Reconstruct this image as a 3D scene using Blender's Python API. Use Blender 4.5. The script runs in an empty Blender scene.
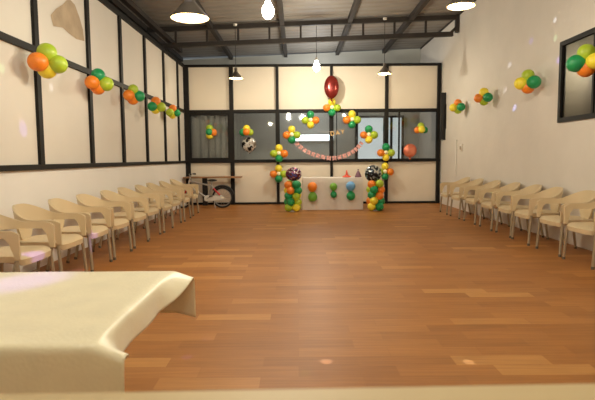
import bpy, bmesh, math, random
from mathutils import Vector, Matrix, noise
random.seed(7)
C = bpy.context.scene.collection
PI = math.pi

# ------------------------------------------------------------------ measuring
F = 500.0; TH = math.atan(42 / 500); H = 1.2; RL = math.radians(.42)
def ray(px, py):
    u, v = px - 297.5, 200 - py
    uu = u * math.cos(RL) + v * math.sin(RL); vv = -u * math.sin(RL) + v * math.cos(RL)
    a, b = uu / F, vv / F
    return Vector((a, math.cos(TH) + b * math.sin(TH), -math.sin(TH) + b * math.cos(TH)))
def at_y(px, py, Y):
    r = ray(px, py); return Vector((0, 0, H)) + r * (Y / r.y)
def at_x(px, py, X):
    r = ray(px, py); return Vector((0, 0, H)) + r * (X / r.x)
def at_z(px, py, z):
    r = ray(px, py); return Vector((0, 0, H)) + r * ((z - H) / r.z)

# room constants (metres)
XL, XR, YB, YN, YF = -2.89, 3.72, 13.03, -2.6, 15.3
RAIL_LOW, RAIL_MID, RAIL_TOP = 1.12, 2.41, 3.56
def roof_z(x): return 4.46 - .033 * (3.72 - x)

# ------------------------------------------------------------------ materials
def s2l(c):
    return tuple((v / 12.92 if v <= .04045 else ((v + .055) / 1.055) ** 2.4) for v in (k / 255 for k in c))
def mat(name, rgb, rough=.5, metal=0., var=0., scale=6., bump=0., bscale=60., emit=None, estr=0., coat=0., sheen=0., sss=0., trans=0., spec=.5):
    m = bpy.data.materials.new(name); m.use_nodes = True
    nt = m.node_tree; N = nt.nodes; L = nt.links
    p = N['Principled BSDF']
    lin = s2l(rgb)
    p.inputs['Roughness'].default_value = rough
    p.inputs['Metallic'].default_value = metal
    p.inputs['Specular IOR Level'].default_value = spec
    if coat: p.inputs['Coat Weight'].default_value = coat
    if sheen: p.inputs['Sheen Weight'].default_value = sheen
    if sss:
        p.inputs['Subsurface Weight'].default_value = sss
        p.inputs['Subsurface Radius'].default_value = (.03, .03, .02)
    tc = N.new('ShaderNodeTexCoord')
    nz = N.new('ShaderNodeTexNoise'); nz.inputs['Scale'].default_value = scale; nz.inputs['Detail'].default_value = 4
    L.new(tc.outputs['Object'], nz.inputs['Vector'])
    rp = N.new('ShaderNodeValToRGB')
    rp.color_ramp.elements[0].position = .3; rp.color_ramp.elements[1].position = .7
    rp.color_ramp.elements[0].color = tuple(max(0, k * (1 - var)) for k in lin) + (1,)
    rp.color_ramp.elements[1].color = tuple(min(1, k * (1 + var * .6)) for k in lin) + (1,)
    L.new(nz.outputs['Fac'], rp.inputs['Fac'])
    L.new(rp.outputs['Color'], p.inputs['Base Color'])
    if bump:
        n2 = N.new('ShaderNodeTexNoise'); n2.inputs['Scale'].default_value = bscale
        L.new(tc.outputs['Object'], n2.inputs['Vector'])
        b = N.new('ShaderNodeBump'); b.inputs['Strength'].default_value = bump; b.inputs['Distance'].default_value = .02
        L.new(n2.outputs['Fac'], b.inputs['Height']); L.new(b.outputs['Normal'], p.inputs['Normal'])
    if emit:
        p.inputs['Emission Color'].default_value = s2l(emit) + (1,)
        p.inputs['Emission Strength'].default_value = estr
    return m

def floor_mat():
    m = bpy.data.materials.new('laminate_floor'); m.use_nodes = True
    nt = m.node_tree; N = nt.nodes; L = nt.links; p = N['Principled BSDF']
    tc = N.new('ShaderNodeTexCoord')
    br = N.new('ShaderNodeTexBrick'); br.offset = .37; br.squash = 1; br.inputs['Scale'].default_value = 1
    br.inputs['Brick Width'].default_value = .56; br.inputs['Row Height'].default_value = .14
    br.inputs['Mortar Size'].default_value = .0022; br.inputs['Mortar Smooth'].default_value = .3; br.inputs['Bias'].default_value = 0
    br.inputs['Color1'].default_value = (0, 0, 0, 1); br.inputs['Color2'].default_value = (1, 1, 1, 1)
    br.inputs['Mortar'].default_value = (.18, .18, .18, 1)
    L.new(tc.outputs['Object'], br.inputs['Vector'])
    cr = N.new('ShaderNodeValToRGB'); e = cr.color_ramp.elements
    e[0].position = 0; e[0].color = s2l((150, 95, 44)) + (1,)
    e[1].position = 1; e[1].color = s2l((184, 130, 70)) + (1,)
    for pos, col in ((.3, (157, 101, 48)), (.7, (163, 106, 51)), (.9, (170, 113, 57))):
        x = e.new(pos); x.color = s2l(col) + (1,)
    L.new(br.outputs['Color'], cr.inputs['Fac'])
    mp = N.new('ShaderNodeMapping'); mp.inputs['Scale'].default_value = (1.6, 26, 1)
    L.new(tc.outputs['Object'], mp.inputs['Vector'])
    nz = N.new('ShaderNodeTexNoise'); nz.inputs['Scale'].default_value = 1.6; nz.inputs['Detail'].default_value = 5
    L.new(mp.outputs['Vector'], nz.inputs['Vector'])
    g = N.new('ShaderNodeValToRGB'); g.color_ramp.elements[0].color = (.84, .83, .82, 1); g.color_ramp.elements[1].color = (1.08, 1.07, 1.06, 1)
    g.color_ramp.elements[0].position = .32; g.color_ramp.elements[1].position = .68
    L.new(nz.outputs['Fac'], g.inputs['Fac'])
    mx = N.new('ShaderNodeMix'); mx.data_type = 'RGBA'; mx.blend_type = 'MULTIPLY'; mx.inputs['Factor'].default_value = 1
    L.new(cr.outputs['Color'], mx.inputs['A']); L.new(g.outputs['Color'], mx.inputs['B'])
    L.new(mx.outputs['Result'], p.inputs['Base Color'])
    p.inputs['Roughness'].default_value = .45; p.inputs['Specular IOR Level'].default_value = .28
    return m

def glass_mat(name, tint, refl, rough=.03, ior=1.5):
    m = bpy.data.materials.new(name); m.use_nodes = True
    nt = m.node_tree; N = nt.nodes; L = nt.links
    for n in list(N): N.remove(n)
    o = N.new('ShaderNodeOutputMaterial'); t = N.new('ShaderNodeBsdfTransparent'); g = N.new('ShaderNodeBsdfGlossy')
    lw = N.new('ShaderNodeFresnel'); lw.inputs['IOR'].default_value = ior
    ad = N.new('ShaderNodeMath'); ad.operation = 'ADD'; ad.use_clamp = True; ad.inputs[1].default_value = refl
    mx = N.new('ShaderNodeMixShader')
    t.inputs['Color'].default_value = tint + (1,); g.inputs['Roughness'].default_value = rough
    L.new(lw.outputs[0], ad.inputs[0]); L.new(ad.outputs[0], mx.inputs[0])
    L.new(t.outputs[0], mx.inputs[1]); L.new(g.outputs[0], mx.inputs[2]); L.new(mx.outputs[0], o.inputs[0])
    return m

def foil_mat(name, cols, scale, rough=.28):
    m = bpy.data.materials.new(name); m.use_nodes = True
    nt = m.node_tree; N = nt.nodes; L = nt.links; p = N['Principled BSDF']
    tc = N.new('ShaderNodeTexCoord'); v = N.new('ShaderNodeTexNoise'); v.inputs['Scale'].default_value = scale; v.inputs['Detail'].default_value = 1.5
    L.new(tc.outputs['Object'], v.inputs['Vector'])
    cr = N.new('ShaderNodeValToRGB'); cr.color_ramp.interpolation = 'CONSTANT'; e = cr.color_ramp.elements
    n = len(cols)
    e[0].position = 0; e[0].color = s2l(cols[0]) + (1,)
    e[1].position = .36 + .28 * (n - 1) / n; e[1].color = s2l(cols[-1]) + (1,)
    for i in range(1, n - 1):
        x = e.new(.36 + .28 * i / n); x.color = s2l(cols[i]) + (1,)
    L.new(v.outputs['Fac'], cr.inputs['Fac']); L.new(cr.outputs['Color'], p.inputs['Base Color'])
    p.inputs['Metallic'].default_value = .55; p.inputs['Roughness'].default_value = rough
    return m

def brocade_mat(name, rgb, rough=.36):
    m = mat(name, rgb, rough, var=.06, scale=9, sheen=.3)
    nt = m.node_tree; N = nt.nodes; L = nt.links; p = N['Principled BSDF']
    tc = N.new('ShaderNodeTexCoord'); w = N.new('ShaderNodeTexVoronoi'); w.inputs['Scale'].default_value = 90
    n2 = N.new('ShaderNodeTexNoise'); n2.inputs['Scale'].default_value = 14
    L.new(tc.outputs['Object'], w.inputs['Vector']); L.new(tc.outputs['Object'], n2.inputs['Vector'])
    a = N.new('ShaderNodeMath'); a.operation = 'ADD'; L.new(w.outputs['Distance'], a.inputs[0]); L.new(n2.outputs['Fac'], a.inputs[1])
    b = N.new('ShaderNodeBump'); b.inputs['Strength'].default_value = .16; b.inputs['Distance'].default_value = .004
    L.new(a.outputs[0], b.inputs['Height']); L.new(b.outputs['Normal'], p.inputs['Normal'])
    return m

def roof_mat():
    m = mat('roof_sheet', (150, 143, 134), .6, metal=.1, var=.12, scale=1.2)
    nt = m.node_tree; N = nt.nodes; L = nt.links; p = N['Principled BSDF']
    tc = N.new('ShaderNodeTexCoord'); w = N.new('ShaderNodeTexWave'); w.bands_direction = 'Y'; w.inputs['Scale'].default_value = 1.1
    L.new(tc.outputs['Object'], w.inputs['Vector'])
    b = N.new('ShaderNodeBump'); b.inputs['Strength'].default_value = .5; b.inputs['Distance'].default_value = .05
    L.new(w.outputs['Fac'], b.inputs['Height']); L.new(b.outputs['Normal'], p.inputs['Normal'])
    return m

M = dict(
    floor=floor_mat(), roof=roof_mat(),
    plaster=mat('plaster', (222, 215, 205), .8, var=.05, scale=1.3, bump=.15, bscale=9),
    dado=mat('dado_plaster', (236, 231, 224), .7, var=.04, scale=1.2, bump=.12, bscale=8),
    panel=mat('cream_board', (222, 214, 202), .55, var=.05, scale=.9),
    panel_back=mat('cream_board_back', (232, 219, 199), .5, var=.04, scale=.8),
    frame=mat('black_steel', (24, 21, 19), .55, metal=.0, spec=.25, var=.15),
    truss=mat('painted_steel', (58, 52, 48), .55, metal=.3, var=.15),
    grey=mat('grey_plaster', (176, 172, 166), .8, var=.06, scale=1.2),
    upper=mat('upper_plaster', (200, 200, 192), .8, var=.05, scale=1.2),
    stain=mat('bare_patch', (186, 164, 136), .85, var=.2, scale=4, bump=.3, bscale=20),
    glass=glass_mat('partition_glass', (.84, .86, .86), .03),
    dark_glass=glass_mat('tinted_glass', (.48, .44, .37), .0, .3, 1.2),
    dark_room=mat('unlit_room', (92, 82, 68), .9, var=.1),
    shell=mat('cream_plastic', (214, 192, 154), .38, var=.03, scale=3, coat=.15),
    leg=mat('brushed_tube', (172, 156, 130), .4, metal=.4, var=.06),
    cap=mat('grey_cap', (96, 86, 74), .6, var=.1),
    rubber=mat('black_rubber', (24, 23, 23), .7, var=.1),
    cloth=brocade_mat('cream_brocade', (242, 228, 190)),
    white_cloth=mat('white_cloth', (226, 214, 204), .7, var=.05, scale=6, sheen=.2, bump=.2, bscale=18),
    wood=mat('brown_wood', (150, 108, 72), .5, var=.2, scale=5),
    ledge=mat('cream_laminate', (196, 170, 122), .5, var=.03),
    lining=mat('warm_enamel', (236, 204, 140), .5, var=.03),
    shade=mat('dark_enamel', (96, 88, 80), .45, metal=.3, var=.1),
    cord=mat('dark_cord', (36, 33, 32), .6, var=.1),
    bulb=mat('glowing_bulb', (255, 240, 210), .4, emit=(255, 226, 170), estr=6),
    white_bulb=mat('white_bulb', (255, 250, 240), .4, emit=(255, 246, 226), estr=60),
    tube=mat('reflection_glow', (250, 252, 255), .4, emit=(238, 248, 255), estr=4.5),  # glow standing in for a reflection in the glass
    daylight=mat('bright_pane', (220, 232, 236), .3, emit=(224, 234, 236), estr=.75),
    white=mat('white_plastic', (225, 220, 210), .45, var=.03),
    silver=mat('silver_paint', (176, 170, 164), .3, metal=.5, var=.04),
    red=mat('red_paint', (190, 40, 36), .35, var=.08),
    black=mat('black_plastic', (26, 25, 26), .5, var=.1),
    curtain=mat('grey_cloth', (206, 204, 198), .85, var=.05),
    gold=mat('gold_foil', (206, 168, 112), .3, metal=.6, var=.08),
    pink=mat('pink_card', (226, 166, 158), .6, var=.5, scale=26),
    thread=mat('pale_thread', (214, 190, 176), .7, var=.05),
    ribbon=mat('white_ribbon', (236, 226, 206), .6, var=.05),
    hat_red=mat('red_paper', (226, 84, 58), .55, var=.2, scale=18),
    hat_purple=mat('purple_paper', (128, 88, 104), .5, var=.4, scale=20),
    foil_red=foil_mat('red_foil', [(128, 42, 34), (136, 46, 38), (124, 40, 34)], 4, .24),
    foil_pink=foil_mat('coral_foil', [(226, 130, 100), (222, 122, 94), (228, 136, 106)], 4),
    foil_mix=foil_mat('mixed_foil', [(84, 92, 170), (120, 50, 84), (60, 32, 44), (140, 56, 66), (222, 212, 216)], 17),
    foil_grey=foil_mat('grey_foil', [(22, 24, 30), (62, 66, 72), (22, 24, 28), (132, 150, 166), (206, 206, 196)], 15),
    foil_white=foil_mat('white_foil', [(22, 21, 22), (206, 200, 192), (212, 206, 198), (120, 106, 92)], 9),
)
BC = {'o': ('orange', (244, 138, 40)), 'l': ('lime green', (176, 200, 50)), 'y': ('yellow', (252, 228, 64)),
      'g': ('dark green', (24, 150, 88)), 'c': ('pale cream', (252, 244, 206)), 'b': ('light blue', (110, 168, 220)),
      'm': ('mid green', (120, 180, 60))}
for k, (n, c) in BC.items():
    M['b_' + k] = mat('latex_' + n.replace(' ', '_'), c, .42, var=.04, scale=5, coat=.1, sss=.15)

# ------------------------------------------------------------------ mesh helpers
def box(bm, x0, x1, y0, y1, z0, z1, bev=0.):
    vs = [bm.verts.new((x, y, z)) for x in (x0, x1) for y in (y0, y1) for z in (z0, z1)]
    fs = [bm.faces.new([vs[i] for i in q]) for q in ((0, 1, 3, 2), (4, 6, 7, 5), (0, 4, 5, 1), (2, 3, 7, 6), (0, 2, 6, 4), (1, 5, 7, 3))]
    if bev:
        es = list({e for f in fs for e in f.edges})
        bmesh.ops.bevel(bm, geom=es, offset=bev, segments=2, affect='EDGES', profile=.5)
def bar(bm, a, b, w, h=None, up=Vector((0, 0, 1))):
    a, b = Vector(a), Vector(b); h = h or w
    d = (b - a).normalized()
    if abs(d.dot(up)) > .99: up = Vector((0, 1, 0))
    s = d.cross(up).normalized(); u = s.cross(d)
    vs = [bm.verts.new(p + s * (i * w / 2) + u * (j * h / 2)) for p in (a, b) for i, j in ((-1, -1), (1, -1), (1, 1), (-1, 1))]
    for q in ((3, 2, 1, 0), (4, 5, 6, 7), (0, 1, 5, 4), (1, 2, 6, 5), (2, 3, 7, 6), (3, 0, 4, 7)):
        bm.faces.new([vs[i] for i in q])
def tube(bm, pts, r, seg=8, closed=False, cap=True):
    pts = [Vector(p) for p in pts]; n = len(pts); rs = r if isinstance(r, (list, tuple)) else [r] * n
    rings = []; prev = None
    for i, p in enumerate(pts):
        if closed: d = pts[(i + 1) % n] - pts[i - 1]
        else: d = pts[min(i + 1, n - 1)] - pts[max(i - 1, 0)]
        d.normalize()
        if prev is None:
            ref = Vector((0, 0, 1)) if abs(d.z) < .9 else Vector((0, 1, 0))
            s = d.cross(ref).normalized()
        else:
            s = (prev - d * prev.dot(d)).normalized()
        prev = s; u = d.cross(s)
        rings.append([bm.verts.new(p + (s * math.cos(2 * PI * k / seg) + u * math.sin(2 * PI * k / seg)) * rs[i]) for k in range(seg)])
    for i in range(n if closed else n - 1):
        A, B = rings[i], rings[(i + 1) % n]
        for k in range(seg):
            bm.faces.new((A[k], A[(k + 1) % seg], B[(k + 1) % seg], B[k]))
    if cap and not closed:
        bm.faces.new(rings[0][::-1]); bm.faces.new(rings[-1])
def lathe(bm, prof, seg=24, axis='z', centre=(0, 0, 0)):
    c = Vector(centre); rings = []
    def P(r, h, a):
        if axis == 'z': return c + Vector((r * math.cos(a), r * math.sin(a), h))
        return c + Vector((r * math.cos(a), h, r * math.sin(a)))
    for r, h in prof:
        if r < 1e-6: rings.append([bm.verts.new(P(0, h, 0))])
        else: rings.append([bm.verts.new(P(r, h, 2 * PI * k / seg)) for k in range(seg)])
    for A, B in zip(rings, rings[1:]):
        for k in range(seg):
            a0, a1 = A[k % len(A)], A[(k + 1) % len(A)]; b0, b1 = B[k % len(B)], B[(k + 1) % len(B)]
            q = []
            for v in (a0, a1, b1, b0):
                if v not in q: q.append(v)
            if len(q) >= 3:
                try: bm.faces.new(q)
                except ValueError: pass
def finish(bm, name, smooth=True, angle=40):
    bmesh.ops.recalc_face_normals(bm, faces=bm.faces)
    me = bpy.data.meshes.new(name); bm.to_mesh(me); bm.free()
    if smooth:
        me.polygons.foreach_set('use_smooth', [True] * len(me.polygons))
        try: me.set_sharp_from_angle(angle=math.radians(angle))
        except Exception: pass
    return me
def obj(name, bm, m, parent=None, smooth=True, label=None, angle=40):
    me = bm if isinstance(bm, bpy.types.Mesh) else finish(bm, name, smooth, angle)
    if m and not me.materials: me.materials.append(m)
    o = bpy.data.objects.new(name, me); C.objects.link(o)
    if parent: o.parent = parent
    if label: o['label'] = label
    return o
def NB(): return bmesh.new()
def tag(o, label=None, cat=None, group=None, kind=None):
    for k, v in (('label', label), ('category', cat), ('group', group), ('kind', kind)):
        if v: o[k] = v
    return o
def empty(name, loc=(0, 0, 0), rz=0, **k):
    o = bpy.data.objects.new(name, None); C.objects.link(o); o.location = loc; o.rotation_euler.z = rz
    o.empty_display_size = .1
    return tag(o, **k)
def struct(name, bm=None, m=None, parent=None, smooth=False):
    o = obj(name, bm, m, parent, smooth) if bm is not None else empty(name)
    if not parent: o['kind'] = 'structure'
    return o
def dup(root, loc, rz, label=None, group=None):
    r = root.copy(); C.objects.link(r); r.location = loc; r.rotation_euler.z = rz
    if label: r['label'] = label
    if group: r['group'] = group
    for ch in list(root.children):
        c = ch.copy(); C.objects.link(c); c.parent = r
        for g in list(ch.children):
            d = g.copy(); C.objects.link(d); d.parent = c
    return r
def bx(*a, bev=0.):
    bm = NB(); box(bm, *a, bev=bev); return bm

# ------------------------------------------------------------------ the setting
def panel_xy(x0, x1, y0, y1, zf):
    bm = NB(); vs = [bm.verts.new((x, y, zf(x))) for x, y in ((x0, y0), (x1, y0), (x1, y1), (x0, y1))]
    bm.faces.new(vs[::-1]); vs2 = [bm.verts.new(v.co + Vector((0, 0, .04))) for v in vs]; bm.faces.new(vs2)
    for i in range(4): bm.faces.new((vs[i], vs[(i + 1) % 4], vs2[(i + 1) % 4], vs2[i]))
    return bm
struct('floor', bx(-4.2, 4.3, YN, YF + .3, -.1, 0), M['floor'])
struct('ceiling', panel_xy(-4.3, 3.9, YN - .1, YF + .3, roof_z), M['roof'])
# right wall with a window opening
WY0, WY1, WZ0, WZ1 = 5.25, 7.18, 1.67, 2.79
wr = NB()
box(wr, XR, XR + .16, YN, WY0, 0, 4.46); box(wr, XR, XR + .16, WY1, YF, 0, 4.46)
box(wr, XR, XR + .16, WY0, WY1, 0, WZ0); box(wr, XR, XR + .16, WY0, WY1, WZ1, 4.46)
struct('wall_right', wr, M['plaster'])
struct('wall_rear', bx(-4.2, XR + .16, YN - .15, YN, 0, 4.46), M['plaster'])
# far wall behind the glazed partition; a slit of daylight stays open under the roof
bm = NB()
fv = [[bm.verts.new((x, y, z)) for x, z in ((-4.2, 0), (XR, 0), (XR, roof_z(XR) - .02), (.2, roof_z(.2) - .035), (-4.2, roof_z(-4.2) - .07))] for y in (YF, YF + .15)]
bm.faces.new(fv[0]); bm.faces.new(fv[1][::-1])
for i in range(5): bm.faces.new((fv[0][i], fv[0][(i + 1) % 5], fv[1][(i + 1) % 5], fv[1][i]))
struct('wall_far', bm, M['upper'])
struct('wall_outer', bx(-4.3, -4.2, YN, YF + .1, 0, 4.2), M['grey'])

# left partition: plastered dado under steel-framed cream boards
wl = struct('wall_left')
obj('dado', bx(XL - .12, XL, YN, YB, 0, RAIL_LOW - .03), M['dado'], wl, False)
posts = [-1.0, .35, 1.7, 3.05, 4.36, 5.66, 7.08, 8.37, 9.69, 11.03, 12.31]
ys = [YN] + posts + [YB]
for a, b in zip(ys, ys[1:]):
    for z0, z1 in ((RAIL_LOW, RAIL_MID), (RAIL_MID, RAIL_TOP)):
        obj('wall_panel', bx(XL - .05, XL - .01, a + .002, b - .002, z0 + .002, z1 - .002), M['panel'], wl, False)
for y in posts:
    obj('post', bx(XL - .06, XL + .025, y - .045, y + .045, RAIL_LOW, RAIL_TOP - .04), M['frame'], wl, False)
for z, h in ((RAIL_LOW, .03), (RAIL_MID, .035), (RAIL_TOP, .04)):
    obj('rail', bx(XL - .06, XL + .03, YN, YB - .08, z - h, z + h), M['frame'], wl, False)
# bare patch where the board surface has come off
pp = [(150, 45), (166, 26), (185, 14), (204, -6), (222, 14), (236, 52), (246, 88), (250, 122), (226, 116), (203, 98), (186, 82), (158, 78)]
bm = NB(); bm.faces.new([bm.verts.new(at_x(x / 2.965, y / 2.965, XL - .006)) for x, y in pp])
obj('bare_patch', bm, M['stain'], wl, False)

# glazed partition across the back
wb = struct('wall_back')
cols = [-2.85, -1.68, -.50, .89, 2.31, 3.65]
for i, (a, b) in enumerate(zip(cols, cols[1:])):
    obj('wall_panel', bx(a + .002, b - .002, YB + .02, YB + .06, .0, RAIL_LOW - .03), M['panel_back'], wb, False)
    obj('wall_panel', bx(a + .002, b - .002, YB + .02, YB + .06, RAIL_MID + .03, RAIL_TOP), M['panel_back'], wb, False)
obj('wall_panel', bx(3.68, XR, YB + .02, YB + .06, 0, RAIL_TOP - .2), M['panel_back'], wb, False)
for i, x in enumerate(cols):
    w = (.08, .05, .036, .034, .042, .042)[i]
    obj('post', bx(x - w, x + w, YB - .05, YB + .07, 0, RAIL_TOP), M['frame'], wb, False)
for z, h in ((.03, .024), (RAIL_LOW, .032), (RAIL_MID, .036), (RAIL_TOP, .03)):
    obj('rail', bx(XL, cols[-1] + .05, YB - .045, YB + .065, z - h, z + h), M['frame'], wb, False)
for i, (a, b) in enumerate(zip(cols, cols[1:])):
    w = struct('window_%d' % (i + 1))
    fr = NB(); t = .07 if i == 0 else .018
    z0, z1 = RAIL_LOW + .03, RAIL_MID - .034; x0, x1 = a + .036, b - .036
    for q in ((x0, x0 + t, z0, z1), (x1 - t, x1, z0, z1), (x0 + t, x1 - t, z0, z0 + t), (x0 + t, x1 - t, z1 - t, z1)):
        box(fr, q[0], q[1], YB - .02, YB + .04, q[2], q[3])
    if i == 3:
        xm = at_y(357, 140, YB).x; box(fr, xm - .025, xm + .025, YB - .015, YB + .035, z0 + t, z1 - t)
        box(fr, x0 + .09, x0 + .11, YB - .01, YB + .03, z0 + t, z1 - t)
    if i == 4:
        xm = at_y(399, 140, YB).x; box(fr, xm - .02, xm + .02, YB - .015, YB + .035, z0 + t, z1 - t)
    obj('window_frame', fr, M['frame'], w, False)
    obj('pane', bx(x0 + t, x1 - t, YB + .005, YB + .011, z0 + t, z1 - t), M['glass'], w, False)

# bright sliding window on the far wall, seen through the glass
w = struct('window_6')
a, b = at_y(356, 117, YF), at_y(402, 164, YF)
x0, x1, z0, z1 = a.x, b.x, b.z, a.z
fr = NB()
xs = [x0, at_y(384, 140, YF).x, at_y(391, 140, YF).x, x1]
for x in xs: box(fr, x - .035, x + .035, YF - .06, YF - .002, z0, z1)
for z in (z0, z1): box(fr, x0 - .03, x1 + .03, YF - .06, YF - .002, z - .03, z + .03)
obj('window_frame', fr, M['frame'], w, False)
for a, b in zip(xs, xs[1:]):
    obj('pane', bx(a + .036, b - .036, YF - .03, YF - .005, z0 + .03, z1 - .03), M['daylight'], w, False)

# window in the right wall
w = struct('window_7')
fr = NB(); t = .065
for q in ((WY0, WY0 + t, WZ0, WZ1), (WY1 - t, WY1, WZ0, WZ1), (WY0 + t, WY1 - t, WZ0, WZ0 + t), (WY0 + t, WY1 - t, WZ1 - t, WZ1)):
    box(fr, XR - .02, XR + .04, q[0], q[1], q[2], q[3])
box(fr, XR - .0, XR + .03, 6.36, 6.40, WZ0 + t, WZ1 - t)
obj('window_frame', fr, M['frame'], w, False)
obj('pane', bx(XR + .012, XR + .018, WY0 + t, WY1 - t, WZ0 + t, WZ1 - t), M['dark_glass'], w, False)
obj('dark_backing', bx(XR + .5, XR + .54, WY0 - .4, WY1 + .8, WZ0 - .4, WZ1 + .4), M['dark_room'], w, False)  # dark sheet, its colour stands in for the unlit space behind the window

# roof steel
tr = struct('trim_truss')
YT = 11.72
def rz(x, d): return roof_z(x) - d
for nm, d, xe in (('top_chord', .085, 3.68), ('bottom_chord', .455, 3.58)):
    bm = NB(); bar(bm, (-4.15, YT, rz(-4.15, d)), (xe, YT, rz(xe, d)), .09, .1); obj(nm, bm, M['truss'], tr, False)
x = -3.475
while x < 3.5:
    bm = NB(); bar(bm, (x, YT, rz(x, .42)), (x, YT, rz(x, .12)), .045); obj('strut', bm, M['truss'], tr, False); x += .715
bm = NB(); bar(bm, (3.5, YT, rz(3.5, .455)), (3.69, YT, rz(3.69, .28)), .06); obj('strut', bm, M['truss'], tr, False)
bm = NB(); box(bm, 3.64, 3.715, YT - .06, YT + .06, rz(3.68, .42), rz(3.68, .03)); obj('end_plate', bm, M['truss'], tr, False)
for i, x in enumerate((-3.45, -1.95, -.32, 1.22, 2.62)):
    bm = NB(); box(bm, x - .05, x + .05, YN, YF, roof_z(x) - .12, roof_z(x) - .005)
    struct('trim_purlin_%d' % (i + 1), bm, M['truss'])
bm = NB(); box(bm, -2.96, -2.86, YN, YB - .2, 3.86, 3.96); struct('trim_rail', bm, M['truss'])
bm = NB(); box(bm, XR - .012, XR, YN, YF, roof_z(XR) - .05, roof_z(XR) - .01); struct('trim_eave', bm, M['truss'])

# ------------------------------------------------------------------ chairs
def chair_seat():
    bm = NB(); n = 14; top = []
    for i in range(n + 1):
        row = []
        for j in range(n + 1):
            u, v = -1 + 2 * i / n, -1 + 2 * j / n
            # superellipse mapping of the square
            k = 1 / max(1e-6, (abs(u) ** 5 + abs(v) ** 5) ** (1 / 5)) * max(abs(u), abs(v)) if (u or v) else 0
            x = u * k * (.265 - .025 * (1 - (v + 1) / 2)); y = v * k * .25 + .02
            z = .435 - .022 * (1 - u * u) * (1 - v * v) + .008 * (v > .6) * 0
            if v > .55: z -= .03 * ((v - .55) / .45) ** 2
            row.append(bm.verts.new((x, y, z)))
        top.append(row)
    for i in range(n):
        for j in range(n):
            bm.faces.new((top[i][j], top[i + 1][j], top[i + 1][j + 1], top[i][j + 1]))
    bmesh.ops.recalc_face_normals(bm, faces=bm.faces)
    edge = [e for e in bm.edges if e.is_boundary]
    r = bmesh.ops.extrude_edge_only(bm, edges=edge)
    for v in [g for g in r['geom'] if isinstance(g, bmesh.types.BMVert)]:
        v.co.z -= .05; v.co.x *= .97; v.co.y = .02 + (v.co.y - .02) * .98
    edge = [e for e in bm.edges if e.is_boundary]
    bmesh.ops.contextual_create(bm, geom=edge)
    return bm
def smooth01(t): t = max(0, min(1, t)); return t * t * (3 - 2 * t)
def chair_back():
    # U-shaped band that sweeps from arm front round the back to the other arm
    bm = NB(); path = []
    for k in range(9): path.append((.285 + .012 * math.sin(PI * k / 8), .255 - .30 * k / 8))
    for k in range(1, 24):
        a = PI * k / 24
        path.append((.285 * math.cos(a), -.045 - .205 * math.sin(a)))
    for k in range(9): path.append((-.285 - .012 * math.sin(PI * k / 8), -.045 + .30 * k / 8))
    n = len(path); rows = []
    for i, (x, y) in enumerate(path):
        s = abs(i / (n - 1) - .5) * 2                    # 0 at the back, 1 at arm front
        zt = .77 - .125 * smooth01((s - .06) / .62)
        zl = .585
        if s > .875: zl = .588 - .172 * smooth01((s - .875) / .075)
        if s < .26: zl = .585 - .165 * smooth01((.23 - s) / .12)
        zt2 = zt - .03 * smooth01((s - .92) / .08)
        lean = .06 * (1 - smooth01((s - .05) / .6))
        col = []
        for j in range(7):
            z = zl + (zt2 - zl) * j / 6
            f = (z - .5) / .3
            dx = .012 * f * (1 if x > 0 else -1) * min(1, s * 2)
            col.append(bm.verts.new((x + dx, y - lean * f * (.8 if y < 0 else 0), z)))
        rows.append(col)
    for A, B in zip(rows, rows[1:]):
        for j in range(6): bm.faces.new((A[j], B[j], B[j + 1], A[j + 1]))
    bmesh.ops.recalc_face_normals(bm, faces=bm.faces)
    bmesh.ops.solidify(bm, geom=list(bm.faces), thickness=.02)
    return bm
def make_chair():
    t = empty('armchair', label='cream plastic armchair', cat='chair')
    obj('seat', chair_seat(), M['shell'], t, angle=50)
    obj('backrest', chair_back(), M['shell'], t, angle=60)
    for sx in (-1, 1):
        for fy in (1, -1):
            bm = NB()
            if fy > 0: pts = [(sx * .262, .215, .40), (sx * .267, .232, .2), (sx * .272, .242, .012)]
            else: pts = [(sx * .2, -.18, .40), (sx * .225, -.215, .2), (sx * .24, -.25, .012)]
            tube(bm, pts, .0165, 10)
            lg = obj('leg', bm, M['leg'], t)
            bm = NB(); p = pts[-1]; tube(bm, [(p[0], p[1], 0), (p[0], p[1], .03)], .018, 10)
            obj('foot_cap', bm, M['cap'], lg)
    return t
ch0 = make_chair()
ordw = ['nearest the camera', 'second', 'third', 'fourth', 'fifth', 'sixth', 'seventh', 'eighth', 'ninth', 'tenth']
LY = [4.18, 4.86, 5.52, 6.2, 6.95, 7.65, 8.36, 9.07, 9.8, 10.72]
RY = [5.50, 6.18, 6.93, 7.58, 8.28, 9.05, 9.85, 10.62]
llab = ['cream armchair cut by the picture edge, at the cloth-covered table end of the row',
        'cream armchair with a violet light spot on its seat, behind the cream-clothed table',
        'cream armchair on the white dado, third chair counting from the cloth-covered table',
        'cream armchair on the white dado, fourth chair counting from the cloth-covered table',
        'cream armchair on the white dado, fifth chair counting from the cloth-covered table',
        'cream armchair on the white dado, fifth chair counting from the bicycle',
        'cream armchair on the white dado, fourth chair counting from the bicycle',
        'cream armchair on the white dado, third chair counting from the bicycle',
        'cream armchair on the white dado, second chair counting from the bicycle',
        'cream armchair set directly in front of the bicycle, last of the long chair row']
rlab = ['cream armchair cut by the picture edge beneath the black-framed window, first of its row',
        'cream armchair second from the picture edge, along the plaster wall beneath the window',
        'cream armchair third from the picture edge, along the plaster wall with the window',
        'cream armchair fourth from the picture edge, along the plaster wall with the window',
        'cream armchair fourth from the glazed partition, along the plaster wall with the window',
        'cream armchair third from the glazed partition, along the plaster wall with the window',
        'cream armchair second from the glazed partition, along the plaster wall with the window',
        'cream armchair at the glazed-partition end of the row along the plaster wall']
first = True
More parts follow.
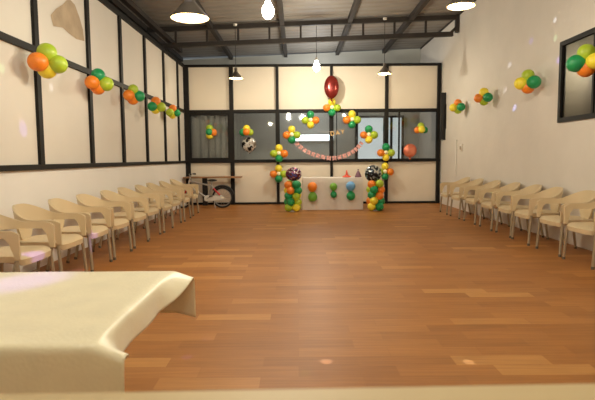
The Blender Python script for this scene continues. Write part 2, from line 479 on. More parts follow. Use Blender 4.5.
for ys, labs, X, rz0, grp in ((LY, llab, -2.43, -PI / 2, 'armchairs along the white dado'), (RY, rlab, 3.375, PI / 2, 'armchairs along the plaster wall')):
    for y, lb in zip(ys, labs):
        j = random.uniform(-.04, .04); dx = random.uniform(-.02, .02)
        if first:
            ch0.location = (X + dx, y, 0); ch0.rotation_euler.z = rz0 + j; tag(ch0, lb, group=grp); first = False
        else: dup(ch0, (X + dx, y, 0), rz0 + j, lb, grp)

# ------------------------------------------------------------------ balloons
_bal = {}
def balloon_mesh(col):
    if col in _bal: return _bal[col]
    bm = NB(); prof = []
    for k in range(17):
        a = -PI / 2 + PI * k / 16
        r = math.cos(a); z = math.sin(a)
        if z < 0: z *= 1.18; r *= 1 - .10 * (z / 1.18) ** 2
        prof.append((max(r, 0), z))
    prof[0] = (.03, -1.17)
    prof = [(0, -1.31), (.085, -1.31), (.09, -1.28), (.03, -1.21)] + prof
    lathe(bm, prof, 24)
    me = finish(bm, 'balloon', True, 70); me.materials.append(M['b_' + col]); _bal[col] = me
    return me
def balloon(col, pos, knot, r, parent, jit=.06):
    o = obj('balloon', balloon_mesh(col), None, parent)
    pos = Vector(pos); d = (pos - Vector(knot)).normalized()
    o.location = pos; o.rotation_mode = 'QUATERNION'; o.rotation_quaternion = Vector((0, 0, 1)).rotation_difference(d)
    rr = r * random.uniform(1 - jit, 1 + jit); o.scale = (rr, rr, rr)
    o['label'] = BC[col][0] + ' balloon'
    return o
def cluster(name, c, u, nrm, cols, r, label, group=None, spread=1.0, centre=None, cat='balloons', low=.95, lifts=(1.2, 1.35, 1.25, 1.1)):
    """cols: balloons at top, image left, image right, bottom (None skips); centre: one in the middle"""
    c, u, nrm = Vector(c), Vector(u).normalized(), Vector(nrm).normalized()
    t = empty(name, c, label=label, cat=cat, group=group)
    z = Vector((0, 0, 1)); s = r * 1.22 * spread
    offs = [z * s, -u * s - z * .12 * r, u * s - z * .12 * r, -z * s * low]
    lift = lifts
    for k, col in enumerate(cols):
        if col: balloon(col, offs[k] + nrm * r * lift[k], nrm * .3 * r, r, t)
    if centre: balloon(centre[0], nrm * r * centre[1], -nrm * r * .2, r * centre[2], t)
    return t
# on the left wall
lw = [((47, 61), 'lolyx', 'balloon cluster at the black post closest to the camera: two lime, one orange, one yellow', .125),
      ((98, 81), 'gol', 'balloon cluster on cream boards with green on top, orange and lime below', .118),
      ((133, 93.5), 'logo', 'balloon cluster with lime on top, green beside and two orange, on cream boards', .112),
      ((155.5, 104.5), 'ogly', 'balloon cluster with orange on top, green and lime sides, yellow below', .112),
      ((172.5, 110.5), 'olg', 'smallest-looking balloon cluster, by the partition corner: orange above lime and green', .105)]
lc = ['loly', 'golo', 'logo', 'ogly', 'olgy']
for ((px, py), _, lb, r), cc in zip(lw, lc):
    p = at_x(px, py + 2, XL + .04 + 1.5 * r)
    cluster('hanging_balloon_cluster', p, (.75, .66, 0), (.55, -.83, 0), cc, r * .79, lb, 'balloon clusters on the cream boards', spread=.84, low=.62, lifts=(.3, .75, .65, -.1))
rw = [((458, 106), 'oygl', 'balloon cluster on plaster beside the black board: orange, yellow, green', .105),
      ((484, 96.5), 'yogl', 'balloon cluster on plaster, orange and green before yellow, second from the black board', .105),
      ((528, 81.5), 'lygo', 'balloon cluster on bare plaster next to the window: lime, yellow, green, orange', .115),
      ((586, 61), 'lgyo', 'balloon cluster in front of the black-framed window', .125)]
for (px, py), cc, lb, r in rw:
    p = at_x(px, py + 1, XR - .02 - 1.5 * r)
    cluster('hanging_balloon_cluster', p, (.75, -.66, 0), (-.55, -.83, 0), cc, r * .82, lb, 'balloon clusters on the plaster wall', spread=.86, low=.7, lifts=(.2, .6, .7, -.1))
# loose clusters on the glass
gl = [((209.5, 132), ('l', None, 'o', 'y'), ('g', 1.9, 1.0), 'balloon cluster on the glass pane above the wooden counter, orange at its side'),
      ((246.5, 132), ('y', 'g', 'l', None), ('o', 1.9, 1.0), 'balloon cluster on glass above the black and white foil balloon'),
      ((421, 129.5), ('l', 'o', 'g', None), ('y', 1.9, 1.0), 'balloon cluster on glass above the round coral foil balloon')]
for (px, py), cc, ce, lb in gl:
    p = at_y(px, py, YB - .18); p.y = YB - .055
    cluster('hanging_balloon_cluster', p, (1, 0, 0), (0, -1, 0), cc, .092, lb, 'balloon clusters on the glass', .82, ce)
# flower arch
fl = [((278.7, 173.6), 'yolg', 'balloon flower at the lower end of the arch, above the purple foil balloon column'),
      ((279, 153.3), 'ylog', 'balloon flower second up the arch from the purple foil column, lime petal outwards'),
      ((291.7, 134.7), 'yolg', 'balloon flower on glass third up from the purple foil column, yellow petal on top'),
      ((310.5, 120), 'gloy', 'balloon flower with green on top and yellow below, beside the red foil balloon'),
      ((331.8, 107.5), 'yolg', 'balloon flower at the top of the arch, right under the red foil balloon'),
      ((351.8, 119.6), 'yolg', 'balloon flower with yellow on top and green below, next to the arch top'),
      ((368.6, 134.6), 'goly', 'balloon flower with green on top on the bright pane, beside the pink bunting end'),
      ((385.7, 152.4), 'goly', 'balloon flower with green on top on a black post, over the grey foil column'),
      ((384.7, 171.4), 'ylog', 'balloon flower at the lower end of the arch, beside the grey foil balloon')]
for (px, py), cc, lb in fl:
    p = at_y(px, py, YB - .15); p.y = YB - .07
    cluster('balloon_flower', p, (1, 0, 0), (0, -1, 0), cc, .097, lb, 'balloon flowers of the arch', 1.14, ('c', 1.5, .56))

def foil_disc(name, c, r, m, label, depth=.38, tilt=0, tail=True, sx=1., sz=1.):
    t = empty(name, c, label=label, cat='balloon')
    bm = NB(); seg = 40; prof = []
    for k in range(13):
        a = -PI / 2 + PI * k / 12
        prof.append((max(0, math.cos(a)) ** .8 * r, math.sin(a) * r * depth))
    prof[0] = (0, -r * depth); prof[-1] = (0, r * depth)
    lathe(bm, prof, seg, 'y')
    for v in bm.verts:                                   # puckered seam
        q = math.hypot(v.co.x, v.co.z); a = math.atan2(v.co.z, v.co.x)
        if q > r * .55:
            k = 1 + .02 * math.sin(a * 20) * (q / r - .55)
            v.co.y += .05 * r * math.sin(a * 20) * (q / r - .55)
            v.co.x *= k; v.co.z *= k
        v.co.x *= sx; v.co.z *= sz
    obj('foil', bm, m, t, angle=80)
    if tail:
        bm = NB(); lathe(bm, [(0, -r * sz * 1.26), (.035, -r * sz * 1.24), (.012, -r * sz * 1.1), (.03, -r * sz * .95), (0, -r * sz * .9)], 10)
        obj('tail', bm, m, t)
    return t
# plain foil balloons
p = at_y(331.5, 87, YB - .39); foil_disc('hanging_foil_balloon', p, .215, M['foil_red'], 'plain dark red foil balloon above the top of the balloon arch', .45, sz=1.32, sx=.86)
p = at_y(249, 144.5, YB - .14); foil_disc('hanging_foil_balloon', p, .19, M['foil_white'], 'round foil balloon blotched black and white on the glass')
p = at_y(410, 150.5, YB - .14); foil_disc('hanging_foil_balloon', p, .175, M['foil_pink'], 'plain round coral foil balloon low on the glass, beneath a balloon cluster')

# balloon columns
def column(px, py, rows, label, foil, flabel):
    base = at_z(px, py, 0)
    r = .092; ring = .125
    t = empty('balloon_column', (base.x, base.y, 0), label=label, cat='balloons', group='balloon columns beside the cake table')
    bm = NB(); tube(bm, [(0, 0, 0), (0, 0, .74)], .012, 8); obj('pole', bm, M['white'], t)
    bm = NB(); lathe(bm, [(0, 0), (.1, 0), (.1, .012), (0, .02)], 20); obj('base', bm, M['white'], t)
    nz = len(rows)
    for k, row in enumerate(rows):
        z = .095 + k * .128
        for j, col in enumerate(row):
            a = -PI / 2 - PI / 4 - PI / 2 * 0 + j * PI / 2 + (.35 if k % 2 else -.15)
            q = Vector((math.cos(a) * ring, math.sin(a) * ring, z + .01 * math.sin(j * 3 + k)))
            balloon(col, q, (0, 0, z), r, t, .04)
    ft = foil_disc('foil_balloon', (base.x + (.02 if px < 330 else -.06), base.y - .02, .84), .19 if px > 330 else .18, foil, flabel, .5, tail=False, sz=.86 if px < 330 else 1)
    return t
# rows bottom -> top; each: front-left, front-right, back-right, back-left
column(293, 211.5, ['lylg', 'glyg', 'glyo', 'ogly', 'oggl', ], 'twisted balloon column with a purple foil balloon on top, left of the cake table', M['foil_mix'], 'foil balloon in purple, blue and dark red on a balloon column')
column(375.5, 210.5, ['ygoy', 'yggo', 'gool', 'goll', 'olll', ], 'twisted balloon column with a grey foil balloon on top, right of the cake table', M['foil_grey'], 'round foil balloon in grey, black and pale blue on a balloon column')

# ------------------------------------------------------------------ cake table
CX0, CX1, CY0, CY1, CZ = .13, 1.50, 11.5, 12.15, .74
t = empty('cake_table', ((CX0 + CX1) / 2, (CY0 + CY1) / 2, 0), label='small rectangular table hidden under the white cloth at the balloon arch', cat='table')
hx, hy = (CX1 - CX0) / 2, (CY1 - CY0) / 2
obj('tabletop', bx(-hx + .03, hx - .03, -hy + .03, hy - .03, CZ - .035, CZ - .012, bev=.004), M['wood'], t)
for sx in (-1, 1):
    for sy in (-1, 1):
        obj('leg', bx(sx * (hx - .1) - .02, sx * (hx - .1) + .02, sy * (hy - .1) - .02, sy * (hy - .1) + .02, 0, CZ - .036), M['leg'], t, False)
def floor_cloth(hx, hy, h, amp, wl, seed):
    bm = NB(); per = []
    def add(x0, y0, x1, y1, n):
        for i in range(n): per.append((x0 + (x1 - x0) * i / n, y0 + (y1 - y0) * i / n))
    add(-hx, -hy, hx, -hy, 60); add(hx, -hy, hx, hy, 30); add(hx, hy, -hx, hy, 60); add(-hx, hy, -hx, -hy, 30)
    rings = []
    for k in range(12):
        f = k / 11; z = h * (1 - f) if k < 11 else .004
        ring = []
        for (x, y) in per:
            nx, ny = (x / hx) ** 9, (y / hy) ** 9
            d = Vector((nx, ny, 0)); d = d.normalized() if d.length > 1e-3 else d
            w = amp * f * (noise.noise(Vector((x * wl, y * wl, f * .8 + seed))) + .35) + .012 * min(1, k)
            ring.append(bm.verts.new((x + d.x * w, y + d.y * w, z)))
        rings.append(ring)
    n = len(per)
    for A, B in zip(rings, rings[1:]):
        for i in range(n): bm.faces.new((A[i], A[(i + 1) % n], B[(i + 1) % n], B[i]))
    bm.faces.new(rings[0])
    return bm
o = obj('tablecloth', floor_cloth(hx, hy, CZ, .05, 4.5, 3), M['white_cloth'], angle=60); o.location = t.location
tag(o, 'white cloth hanging to the floor over the cake table', 'tablecloth')
def pair(px, py, a, b, label, ra, rb):
    p = at_y(px, py, CY0 - .1); p.y = CY0 - .075
    t = empty('hanging_balloon_pair', p, label=label, cat='balloons', group='balloon pairs on the cake table cloth')
    balloon(a, (0, -ra * .9, .012 + ra), (0, -ra * .7, -.02), ra, t, 0)
    balloon(b, (.005, -ra * .9, -.012 - rb), (0, -ra * .7, .02), rb, t, 0)
pair(312.3, 191.8, 'o', 'm', 'orange balloon over a green one on the white cake table cloth', .108, .106)
pair(333.3, 190.8, 'm', 'g', 'two small green balloons at the middle of the white cake table cloth', .086, .074)
pair(350.3, 191, 'b', 'g', 'light blue balloon over a green one on the white cake table cloth', .106, .1)
# paper hats
p = at_y(346.6, 180, 11.75)
t = empty('party_hat', (p.x, 11.72, CZ + .002), label='orange-red pointed paper hat with a wide brim on the cake table', cat='hat')
bm = NB(); lathe(bm, [(.085, 0), (.06, .03), (.035, .065), (.022, .11), (.014, .15), (.0, .18)], 20); obj('cone', bm, M['hat_red'], t)
bm = NB()
lathe(bm, [(.105, .0), (.095, .018), (.06, .034)], 28)
for v in bm.verts: v.co.z += .006 * math.sin(14 * math.atan2(v.co.y, v.co.x)) + .006
obj('brim', bm, M['hat_red'], t)
p = at_y(358, 180, 11.75)
t = empty('party_hat', (p.x, 11.72, CZ + .002), label='purple patterned pointed paper hat near the table corner', cat='hat')
bm = NB(); lathe(bm, [(.082, 0), (.078, .02), (.045, .1), (.016, .155), (.0, .172)], 20); obj('cone', bm, M['hat_purple'], t)
bm = NB(); lathe(bm, [(.0, .165), (.018, .172), (.02, .182), (.0, .195)], 12); obj('pompom', bm, M['hat_purple'], t)

# ------------------------------------------------------------------ bunting and letters
YG = YB - .075
bp = [at_y(x, y, YG) for x, y in ((296.5, 141.5), (303, 147.5), (311, 152), (320, 155), (331, 157), (341, 155.5), (350, 152), (356, 147.5), (361, 141.5))]
def spline(pts, n):
    out = []
    for i in range(len(pts) - 1):
        p0, p1, p2, p3 = pts[max(i - 1, 0)], pts[i], pts[i + 1], pts[min(i + 2, len(pts) - 1)]
        for k in range(n):
            t = k / n
            out.append(.5 * ((2 * p1) + (p2 - p0) * t + (2 * p0 - 5 * p1 + 4 * p2 - p3) * t * t + (3 * p1 - p0 - 3 * p2 + p3) * t ** 3))
    out.append(pts[-1]); return out
sp = spline(bp, 8); o0 = sp[len(sp) // 2].copy()
bt = empty('hanging_bunting', o0, label='pink card bunting sagging across the glass under the balloon arch', cat='bunting')
bm = NB(); tube(bm, [p - o0 for p in sp], .005, 6); obj('string', bm, M['thread'], bt)
for k in range(1, len(sp) - 2, 4):
    a, b = sp[k] - o0, sp[k + 3] - o0
    d = (b - a); up = Vector((-d.z, 0, d.x)).normalized()
    if up.z < 0: up = -up
    bm = NB(); y = -.008
    w = .0
    q = [a + up * .02, b + up * .02, b - up * .10, (a + b) / 2 - up * .075, a - up * .10]
    f1 = [bm.verts.new((v.x, v.y + y, v.z)) for v in q]; f2 = [bm.verts.new((v.x, v.y + y - .003, v.z)) for v in q]
    bm.faces.new(f1); bm.faces.new(f2[::-1])
    for i in range(5): bm.faces.new((f1[i], f1[(i + 1) % 5], f2[(i + 1) % 5], f2[i]))
    obj('pennant', bm, M['pink'], bt, False)
lp = [at_y(x, y, YG) for x, y in ((318, 133), (324, 134.2), (331, 133.6), (337.8, 132.2), (344, 130.2), (349, 127.5))]
o0 = lp[2].copy()
lt = empty('hanging_letter_garland', o0, label='gold letter garland reading DAY on the glass above the bunting', cat='garland')
bm = NB(); tube(bm, [p + Vector((0, 0, .055)) - o0 for p in spline(lp, 4)], .003, 6); obj('string', bm, M['thread'], lt)
dg = bpy.context.evaluated_depsgraph_get()
for chv, px, py in (('D', 332.6, 133.2), ('A', 337.8, 132.4), ('Y', 342.8, 131.4)):
    cu = bpy.data.curves.new('letter', 'FONT'); cu.body = chv; cu.size = .15; cu.extrude = .004; cu.align_x = 'CENTER'; cu.offset = .004
    tmp = bpy.data.objects.new('letter_tmp', cu); C.objects.link(tmp)
    bpy.context.view_layer.update()
    dg = bpy.context.evaluated_depsgraph_get()
    me = bpy.data.meshes.new_from_object(tmp.evaluated_get(dg)); bpy.data.objects.remove(tmp)
    me.materials.clear(); me.materials.append(M['gold'])
    lo = obj('letter', me, None, lt); p = at_y(px, py, YG) - o0
    lo.location = (p.x, -.012, p.z - .06); lo.rotation_euler = (PI / 2, -.1, 0); lo['label'] = 'gold letter ' + chv

# ------------------------------------------------------------------ side counter, bicycle
cz = at_y(212, 176.5, 12.75).z
x0, x1 = XL + .03, at_y(241, 177, 12.6).x
t = empty('wooden_counter', ((x0 + x1) / 2, 12.72, 0), label='brown wooden counter shelf along the partition behind the bicycle', cat='counter')
hw = (x1 - x0) / 2
obj('counter_top', bx(-hw, hw, -.24, .22, cz - .035, cz, bev=.006), M['wood'], t)
obj('leg', bx(hw - 1.02, hw - .9, .1, .2, 0, cz - .036), M['black'], t, False)
def bicycle():
    # local x: forward is -x
    R = .235
    wc = at_y(222.5, 197.6, 12.14)
    t = empty('bicycle', (wc.x, 12.14, 0), label='small silver and red bicycle parked under the wooden counter', cat='bicycle')
    def wheel(cx):
        bm = NB(); tube(bm, [(cx + math.cos(2 * PI * k / 32) * R, 0, R + .02 + math.sin(2 * PI * k / 32) * R) for k in range(32)], .022, 10, closed=True)
        w = obj('wheel', bm, M['rubber'], t, label='black tyre on a silver rim')
        bm = NB(); tube(bm, [(cx + math.cos(2 * PI * k / 32) * (R - .028), 0, R + .02 + math.sin(2 * PI * k / 32) * (R - .028)) for k in range(32)], .011, 8, closed=True)
        for k in range(14):
            a = 2 * PI * k / 14
            tube(bm, [(cx, .015 * (-1) ** k, R + .02), (cx + math.cos(a) * (R - .03), 0, R + .02 + math.sin(a) * (R - .03))], .0025, 5)
        tube(bm, [(cx, -.04, R + .02), (cx, .04, R + .02)], .022, 10)
        obj('rim', bm, M['silver'], w)
        bm = NB(); tube(bm, [(cx + math.cos(a) * (R + .05), 0, R + .02 + math.sin(a) * (R + .05)) for a in [math.radians(d) for d in range(15, 150, 9)]], [.028] * 15, 8)
        obj('mudguard', bm, M['black'], t)
    wb_ = .98
    wheel(0); wheel(-wb_)
    hub, fhub = Vector((0, 0, R + .02)), Vector((-wb_, 0, R + .02))
    bb = Vector((-.36, 0, .24)); st = Vector((-.26, 0, .54)); hd = Vector((-.79, 0, .66)); hd2 = Vector((-.82, 0, .54))
    bm = NB()
    tube(bm, [bb, hd2], .024, 10); tube(bm, [st, hd], .02, 10); tube(bm, [bb, st], .02, 10)
    for s in (-.04, .04):
        tube(bm, [bb + Vector((0, s * .6, 0)), hub + Vector((0, s, 0))], .014, 8)
        tube(bm, [st + Vector((0, s * .5, 0)), hub + Vector((0, s, 0))], .012, 8)
    tube(bm, [hd2 - Vector((.008, 0, .03)), hd + Vector((.008, 0, .03))], .026, 10)
    obj('bicycle_frame', bm, M['silver'], t)
    bm = NB(); tube(bm, [st.lerp(hub, .2) + Vector((.0, -.05, 0)), st.lerp(hub, .8) + Vector((0, -.055, 0))], .02, 8)
    obj('red_stripe', bm, M['red'], t)
    bm = NB()
    for s in (-.05, .05): tube(bm, [hd2 + Vector((0, s, -.02)), fhub + Vector((0, s, 0))], .014, 8)
    obj('fork', bm, M['red'], t)
    bm = NB(); tube(bm, [hd, hd + Vector((.02, 0, .12))], .014, 8)
    tube(bm, [(-.72, -.22, .83), (-.765, -.11, .83), (-.775, 0, .77), (-.765, .11, .83), (-.72, .22, .83)], .012, 8)
    hb = obj('handlebar', bm, M['silver'], t)
    for s in (-1, 1):
        bm = NB(); tube(bm, [(-.735, s * .17, .83), (-.70, s * .27, .825)], .02, 10); obj('grip', bm, M['black'], hb)
    bm = NB(); tube(bm, [st, st + Vector((.02, 0, .12))], .013, 8); obj('seat_post', bm, M['silver'], t)
    bm = NB(); bmesh.ops.create_uvsphere(bm, u_segments=16, v_segments=10, radius=1)
    for v in bm.verts:
        f = (v.co.x + 1) / 2; v.co = Vector((-.24 + v.co.x * .12, v.co.y * (.025 + .06 * f), .675 + v.co.z * .03))
    obj('saddle', bm, M['black'], t)
    bm = NB(); c = []
    for k in range(24):
        a = 2 * PI * k / 24; cx = -.36 if math.cos(a) < 0 else 0; rr = .075 if math.cos(a) < 0 else .05
        c.append((cx + math.cos(a) * rr, (.24 if cx else R + .02) + math.sin(a) * rr))
    A = [bm.verts.new((x, -.058, z)) for x, z in c]; B = [bm.verts.new((x, -.072, z)) for x, z in c]
    bm.faces.new(A); bm.faces.new(B[::-1])
    for i in range(24): bm.faces.new((A[i], A[(i + 1) % 24], B[(i + 1) % 24], B[i]))
    obj('chain_guard', bm, M['white'], t)
    for s in (-1, 1):
        bm = NB(); tube(bm, [(-.36, s * .04, .24), (-.36, s * .085, .24), (-.36 - s * .1, s * .09, .24 - s * .06)], .01, 8)
        cr = obj('crank', bm, M['silver'], t)
        bm = NB(); box(bm, -.40 - s * .1, -.32 - s * .1, min(s * .095, s * .17), max(s * .095, s * .17), .165 if s > 0 else .285, .19 if s > 0 else .31, .004); obj('pedal', bm, M['black'], cr)
    bm = NB(); tube(bm, [(-.2, -.05, .2), (-.16, -.13, .012)], .009, 8); obj('kickstand', bm, M['silver'], t)
bicycle()

# curtain behind the first pane
bm = NB(); a0, a1 = -2.70, -1.76; A = []; B = []
for k in range(121):
    x = a0 + (a1 - a0) * k / 120; y = YB + .28 + .014 * math.sin(k * .32) + .004 * math.sin(k * 1.7)
    A.append(bm.verts.new((x, y, .9))); B.append(bm.verts.new((x, y, 2.5)))
for k in range(120): bm.faces.new((A[k], A[k + 1], B[k + 1], B[k]))
tag(obj('curtain', bm, M['curtain']), 'pale grey pleated curtain hanging behind the pane next to the board wall', 'curtain')

# glowing bar added behind the glass in place of a bright reflection
p, q = at_y(294, 134.5, YF - .06), at_y(333.6, 141, YF - .06)
t = empty('wall_mounted_glow_bar', ((p.x + q.x) / 2, YF - .01, (p.z + q.z) / 2), label='bright white glowing bar in place of a reflection in the glass under the letters', cat='light')
L2 = (q.x - p.x) / 2
obj('glow_backing', bx(-L2 - .03, L2 + .03, -.04, 0, -.11, .11, bev=.005), M['white'], t)
obj('glow_face', bx(-L2, L2, -.085, -.041, -.085, .085, bev=.02), M['tube'], t)

# black board on the right wall by the partition; switch; conduit
t = empty('wall_mounted_board', (XR - .06, 12.62, 2.2), label='tall narrow black board sticking out of the plaster wall by the partition', cat='board')
zb0, zb1 = at_x(445, 140, XR).z, at_x(445, 93, XR).z
obj('board', bx(-.075, .058, -.02, .02, zb0 - 2.2, zb1 - 2.2, bev=.006), M['black'], t)
obj('bracket', bx(.03, .059, -.05, .05, -.3, .3), M['frame'], t, False)
p = at_x(461.5, 147.5, XR - .01)
t = empty('wall_switch', (XR - .001, p.y, p.z), label='small white switch box on the plaster wall over the far chairs', cat='switch')
obj('plate', bx(-.03, 0, -.06, .06, -.08, .08, bev=.006), M['white'], t); obj('toggle', bx(-.045, -.03, -.035, .03, -.045, .03), M['leg'], t, False)
p0, p1 = at_x(456.5, 140.5, XR - .01), at_x(455, 176, XR - .01)
bm = NB(); tube(bm, [(XR - .014, p0.y, p0.z), (XR - .014, p0.y, p1.z)], .013, 8); box(bm, XR - .03, XR - .001, p0.y - .03, p0.y + .03, p0.z - .02, p0.z + .02)
tag(obj('wall_mounted_conduit', bm, M['white']), 'thin pale vertical conduit on the plaster wall below the switch height', 'conduit')

# ------------------------------------------------------------------ lamps
def lamp(px, py, wpx, Y, label, power):
    c = at_y(px, py, Y); r = wpx * Y / F / 2 * 1.02; ht = r * 1.05
    top = roof_z(c.x) - .14
    t = empty('pendant_lamp', c, label=label, cat='lamp', group='black cone pendant lamps')
    bm = NB(); lathe(bm, [(r, 0), (r * .995, .012), (r * .32, ht * .8), (r * .22, ht), (r * .22, ht + .07), (0, ht + .075)], 40)
    inner = [(r, 0), (r * .985, .006), (r * .31, ht * .78), (0, ht * .78)]
    lathe(bm, inner, 40)
    bmesh.ops.remove_doubles(bm, verts=bm.verts, dist=.0005)
    sh = obj('lamp_shade', bm, M['shade'], t)
    bm = NB(); lathe(bm, [(r - .004, .004), (r * .3, ht * .76), (0, ht * .765)], 40)
    obj('lining', bm, M['lining'], sh)
    bm = NB(); br = min(.045, r * .26); prof = [(0, -br)] + [(br * math.cos(a), br * math.sin(a)) for a in [(-PI / 2 + PI * k / 10) for k in range(1, 9)]] + [(br * .45, br * 1.5), (0, br * 1.6)]
    lathe(bm, prof, 20, centre=(0, 0, ht * .30)); obj('bulb', bm, M['bulb'], t)
    bm = NB(); tube(bm, [(0, 0, ht + .07), (0, 0, top - c.z)], .006, 6); obj('cord', bm, M['cord'], t)
    bm = NB(); lathe(bm, [(0, top - c.z), (.045, top - c.z), (.04, top - c.z - .04), (0, top - c.z - .045)], 16); obj('ceiling_rose', bm, M['white'], t)
    l = bpy.data.lights.new('lamp_light', 'POINT'); l.energy = power; l.color = (1, .87, .62); l.shadow_soft_size = .05
    lo = bpy.data.objects.new('lamp_light', l); C.objects.link(lo); lo.location = (c.x, c.y, c.z - .03)
lamp(190, 18.5, 36, 5.3, 'largest-looking cone lamp, black shade glowing beneath, over the cream board wall', 34)
lamp(461, 6.5, 26, 5.9, 'cone lamp by the plaster wall, its top cut by the picture edge', 34)
lamp(236, 78.5, 13.5, 11.3, 'small-looking cone lamp by the partition, between the boards and the bare bulb', 42)
lamp(384.5, 74, 13.5, 11.3, 'small-looking cone lamp by the partition, towards the plaster wall', 42)
def bare_bulb(px, py, Y, r, label, power):
    c = at_y(px, py, Y); top = roof_z(c.x) - .14
    t = empty('hanging_bulb', c, label=label, cat='bulb', group='bare hanging bulbs')
    bm = NB(); prof = [(0, -r * 1.5), (r * .5, -r * 1.35), (r * .9, -r * .8), (r, -r * .1), (r * .8, r * .6), (r * .45, r * 1.2), (r * .4, r * 1.6), (0, r * 1.6)]
    lathe(bm, prof, 20); obj('bulb', bm, M['white_bulb'], t)
    bm = NB(); lathe(bm, [(0, r * 1.61), (.024, r * 1.61), (.026, r * 1.61 + .06), (.01, r * 1.61 + .085), (0, r * 1.61 + .09)], 16); obj('holder', bm, M['white'], t)
    bm = NB(); tube(bm, [(0, 0, r * 1.61 + .085), (0, 0, top - c.z)], .005, 6); obj('cord', bm, M['cord'], t)
    l = bpy.data.lights.new('bulb_light', 'POINT'); l.energy = power; l.color = (1, .93, .75); l.shadow_soft_size = r
    lo = bpy.data.objects.new('bulb_light', l); C.objects.link(lo); lo.location = (c.x, c.y, c.z - r * 1.9)
bare_bulb(268, 10, 6.0, .07, 'bare white bulb glaring at the top of the view, closer of two', 120)
bare_bulb(316.5, 66.5, 11.3, .075, 'bare white bulb glowing in front of the partition top rail', 150)

# ------------------------------------------------------------------ table with cream cloth
TX0, TX1, TY0, TY1, TZ = -2.05, -.505, 1.175, 1.965, .75
tcx, tcy = (TX0 + TX1) / 2, (TY0 + TY1) / 2; hx, hy = (TX1 - TX0) / 2, (TY1 - TY0) / 2
t = empty('folding_table', (tcx, tcy, 0), label='rectangular table carrying the cream brocade cloth in front of the chairs', cat='table')
obj('tabletop', bx(-hx + .012, hx - .012, -hy + .012, hy - .012, TZ - .035, TZ - .006, bev=.004), M['wood'], t)
for sx in (-1, 1):
    for sy in (-1, 1):
        bm = NB(); tube(bm, [(sx * (hx - .42), sy * (hy - .12), TZ - .036), (sx * (hx - .42), sy * (hy - .1), .0)], .016, 10); obj('leg', bm, M['leg'], t)
def draped(hx, hy, d, z):
    bm = NB()
    def axis(h, d):
        a = [-h - d * k / 12 for k in range(12, 0, -1)] + [-h + 2 * h * k / 46 for k in range(47)] + [h + d * k / 12 for k in range(1, 13)]
        return a
    xs, ys = axis(hx, d[0]), axis(hy, d[1]); G = []
    for x in xs:
        row = []
        for y in ys:
            dx, dy = max(0, abs(x) - hx), max(0, abs(y) - hy); m, q = min(dx, dy), max(dx, dy)
            sx, sy = (1 if x > 0 else -1), (1 if y > 0 else -1)
            cx, cy = max(-hx, min(hx, x)), max(-hy, min(hy, y))
            f = max(0, 1 - (hy - abs(cy)) / (.13 if cy < 0 else .30)); f = f * f * (3 - 2 * f)
            al = math.radians(82 - 62 * f)
            wv = noise.noise(Vector((cx * 7, cy * 7, 1.3)))
            cr = .012 * (1 - math.exp(-dx / .012))              # soft roll over the edge
            ox = cr + max(0, dx - cr) * math.cos(al) + .10 * wv * dx * (1 - f)
            dxd = max(0, dx - cr) * math.sin(al)
            cr2 = .012 * (1 - math.exp(-dy / .012))
            oy = cr2 + dy * (.05 + .10 * abs(noise.noise(Vector((cx * 4, 2.0, sy))))) + .03 * dx * (dy > 0)
            drop = dxd + max(0, dy - cr2) * (.98 - .04 * min(1, dx * 9))
            rz_ = .0016 * noise.noise(Vector((x * 5, y * 5, 0))) if q == 0 else 0
            row.append(bm.verts.new((cx + sx * ox, cy + sy * oy, z - drop + rz_)))
        G.append(row)
    for i in range(len(xs) - 1):
        for j in range(len(ys) - 1): bm.faces.new((G[i][j], G[i + 1][j], G[i + 1][j + 1], G[i][j + 1]))
    return bm
o = obj('tablecloth', draped(hx, hy, (.092, .19), TZ + .002), M['cloth'], angle=180); o.location = (tcx, tcy, 0)
md = o.modifiers.new('thickness', 'SOLIDIFY'); md.thickness = .0025; md.offset = 1
tag(o, 'cream satin brocade cloth with flared corners over the table by the chairs', 'tablecloth')

# cream ledge right under the camera
p = at_y(357, 385, .45)
t = empty('counter_ledge', (0, .45, 0), rz=math.radians(1.4), label='cream counter edge running along the bottom of the view, out of focus', cat='counter')
obj('counter_top', bx(-.95, .95, -.32, 0, p.z - .035, p.z, bev=.008), M['ledge'], t)
obj('support_panel', bx(-.9, .9, -.29, -.08, 0, p.z - .036), M['ledge'], t, False)

# ------------------------------------------------------------------ light
def point(name, loc, e, col, size):
    l = bpy.data.lights.new(name, 'POINT'); l.energy = e; l.color = col; l.shadow_soft_size = size
    o = bpy.data.objects.new(name, l); C.objects.link(o); o.location = loc; return o
WARM = (1, .98, .84)
point('hall_light', (-1.3, 2.3, 3.6), 84, WARM, .15)
point('hall_light', (1.9, 2.0, 3.6), 84, WARM, .15)
point('hall_light', (.35, 3.0, 3.6), 100, (1, .98, .84), .12)
point('hall_light', (.3, -1.4, 3.4), 62, WARM, .15)
point('back_room_light', (.6, 14.2, 3.3), 55, (.95, .98, 1), .12)
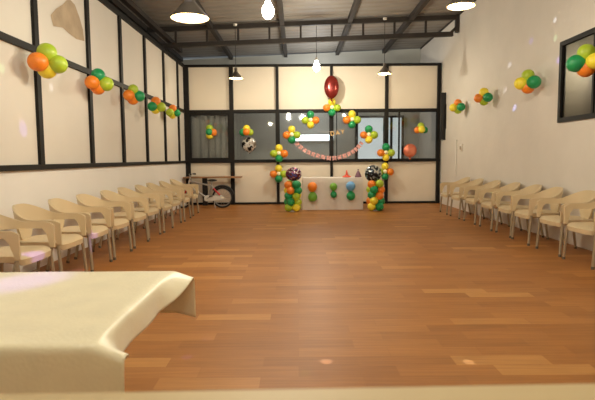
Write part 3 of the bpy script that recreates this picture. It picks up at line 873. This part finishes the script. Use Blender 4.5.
# coloured spots from a party light
SRC = Vector((.4, 4.6, 3.75))
def dot(target, rad, e, col, blend=.6):
    target = Vector(target); d = target - SRC
    l = bpy.data.lights.new('party_spot', 'SPOT'); l.energy = 2.4 * e * d.length ** 2; l.color = col; l.shadow_soft_size = .005
    l.spot_size = 2 * math.atan(rad / d.length); l.spot_blend = blend
    o = bpy.data.objects.new('party_spot', l); C.objects.link(o); o.location = SRC; o.rotation_mode = 'QUATERNION'
    o.rotation_quaternion = Vector((0, 0, -1)).rotation_difference(d.normalized())
VI, BL, WH, GR = (.24, .16, 1), (.3, .4, 1), (.8, .85, 1), (.5, 1, .5)
dot(at_z(22, 283, TZ), .17, 20, VI, 1)
for px, py, r, e, c in ((187, 357, .035, 22, VI), (207, 339, .04, 8, VI), (326.5, 361.5, .04, 30, WH), (468.6, 362, .035, 24, WH), (305, 373, .035, 8, GR)):
    dot(at_z(px, py, 0), r, e, c)
for px, py, r, e, c in ((558.5, 60, .05, 18, VI), (555, 20, .045, 14, WH), (555.5, 38, .05, 9, GR), (509.5, 65, .06, 12, WH), (531, 41, .06, 8, VI), (514.5, 108, .06, 24, BL), (505, 90, .06, 9, WH)):
    dot(at_x(px, py, XR), r, e, c)
for px, py, r, e, c in ((52, 87, .05, 9, WH), (3, 68, .05, 10, GR), (24, 128, .09, 9, VI), (54, 120, .06, 9, WH), (97, 33, .04, 7, WH), (64, 173, .06, 16, VI)):
    dot(at_x(px, py, XL), r, e, c)
dot(at_z(36, 252, .43), .13, 30, VI)
dot(at_z(100, 232, .43), .1, 24, VI)

w = bpy.data.worlds.new('World'); bpy.context.scene.world = w; w.use_nodes = True
bgn = w.node_tree.nodes['Background']; bgn.inputs[0].default_value = (.75, .88, 1, 1); bgn.inputs[1].default_value = .8

# ------------------------------------------------------------------ camera
cd = bpy.data.cameras.new('Camera'); cam = bpy.data.objects.new('Camera', cd); C.objects.link(cam)
cd.sensor_width = 36; cd.lens = F / 595 * 36; cd.clip_start = .02; cd.clip_end = 100
cam.location = (0, 0, H)
R = Matrix.Rotation(PI / 2 - TH, 4, 'X') @ Matrix.Rotation(-RL, 4, 'Z')
cam.rotation_euler = R.to_euler()
cd.dof.use_dof = True; cd.dof.focus_distance = 8; cd.dof.aperture_fstop = cd.lens / 4.6
sc = bpy.context.scene; sc.camera = cam
sc.view_settings.view_transform = 'Standard'; sc.view_settings.look = 'None'; sc.view_settings.exposure = -.17
sc.cycles.use_denoising = True
sc.cycles.sample_clamp_indirect = 6
sc.cycles.max_bounces = 8; sc.cycles.diffuse_bounces = 5; sc.cycles.transparent_max_bounces = 12
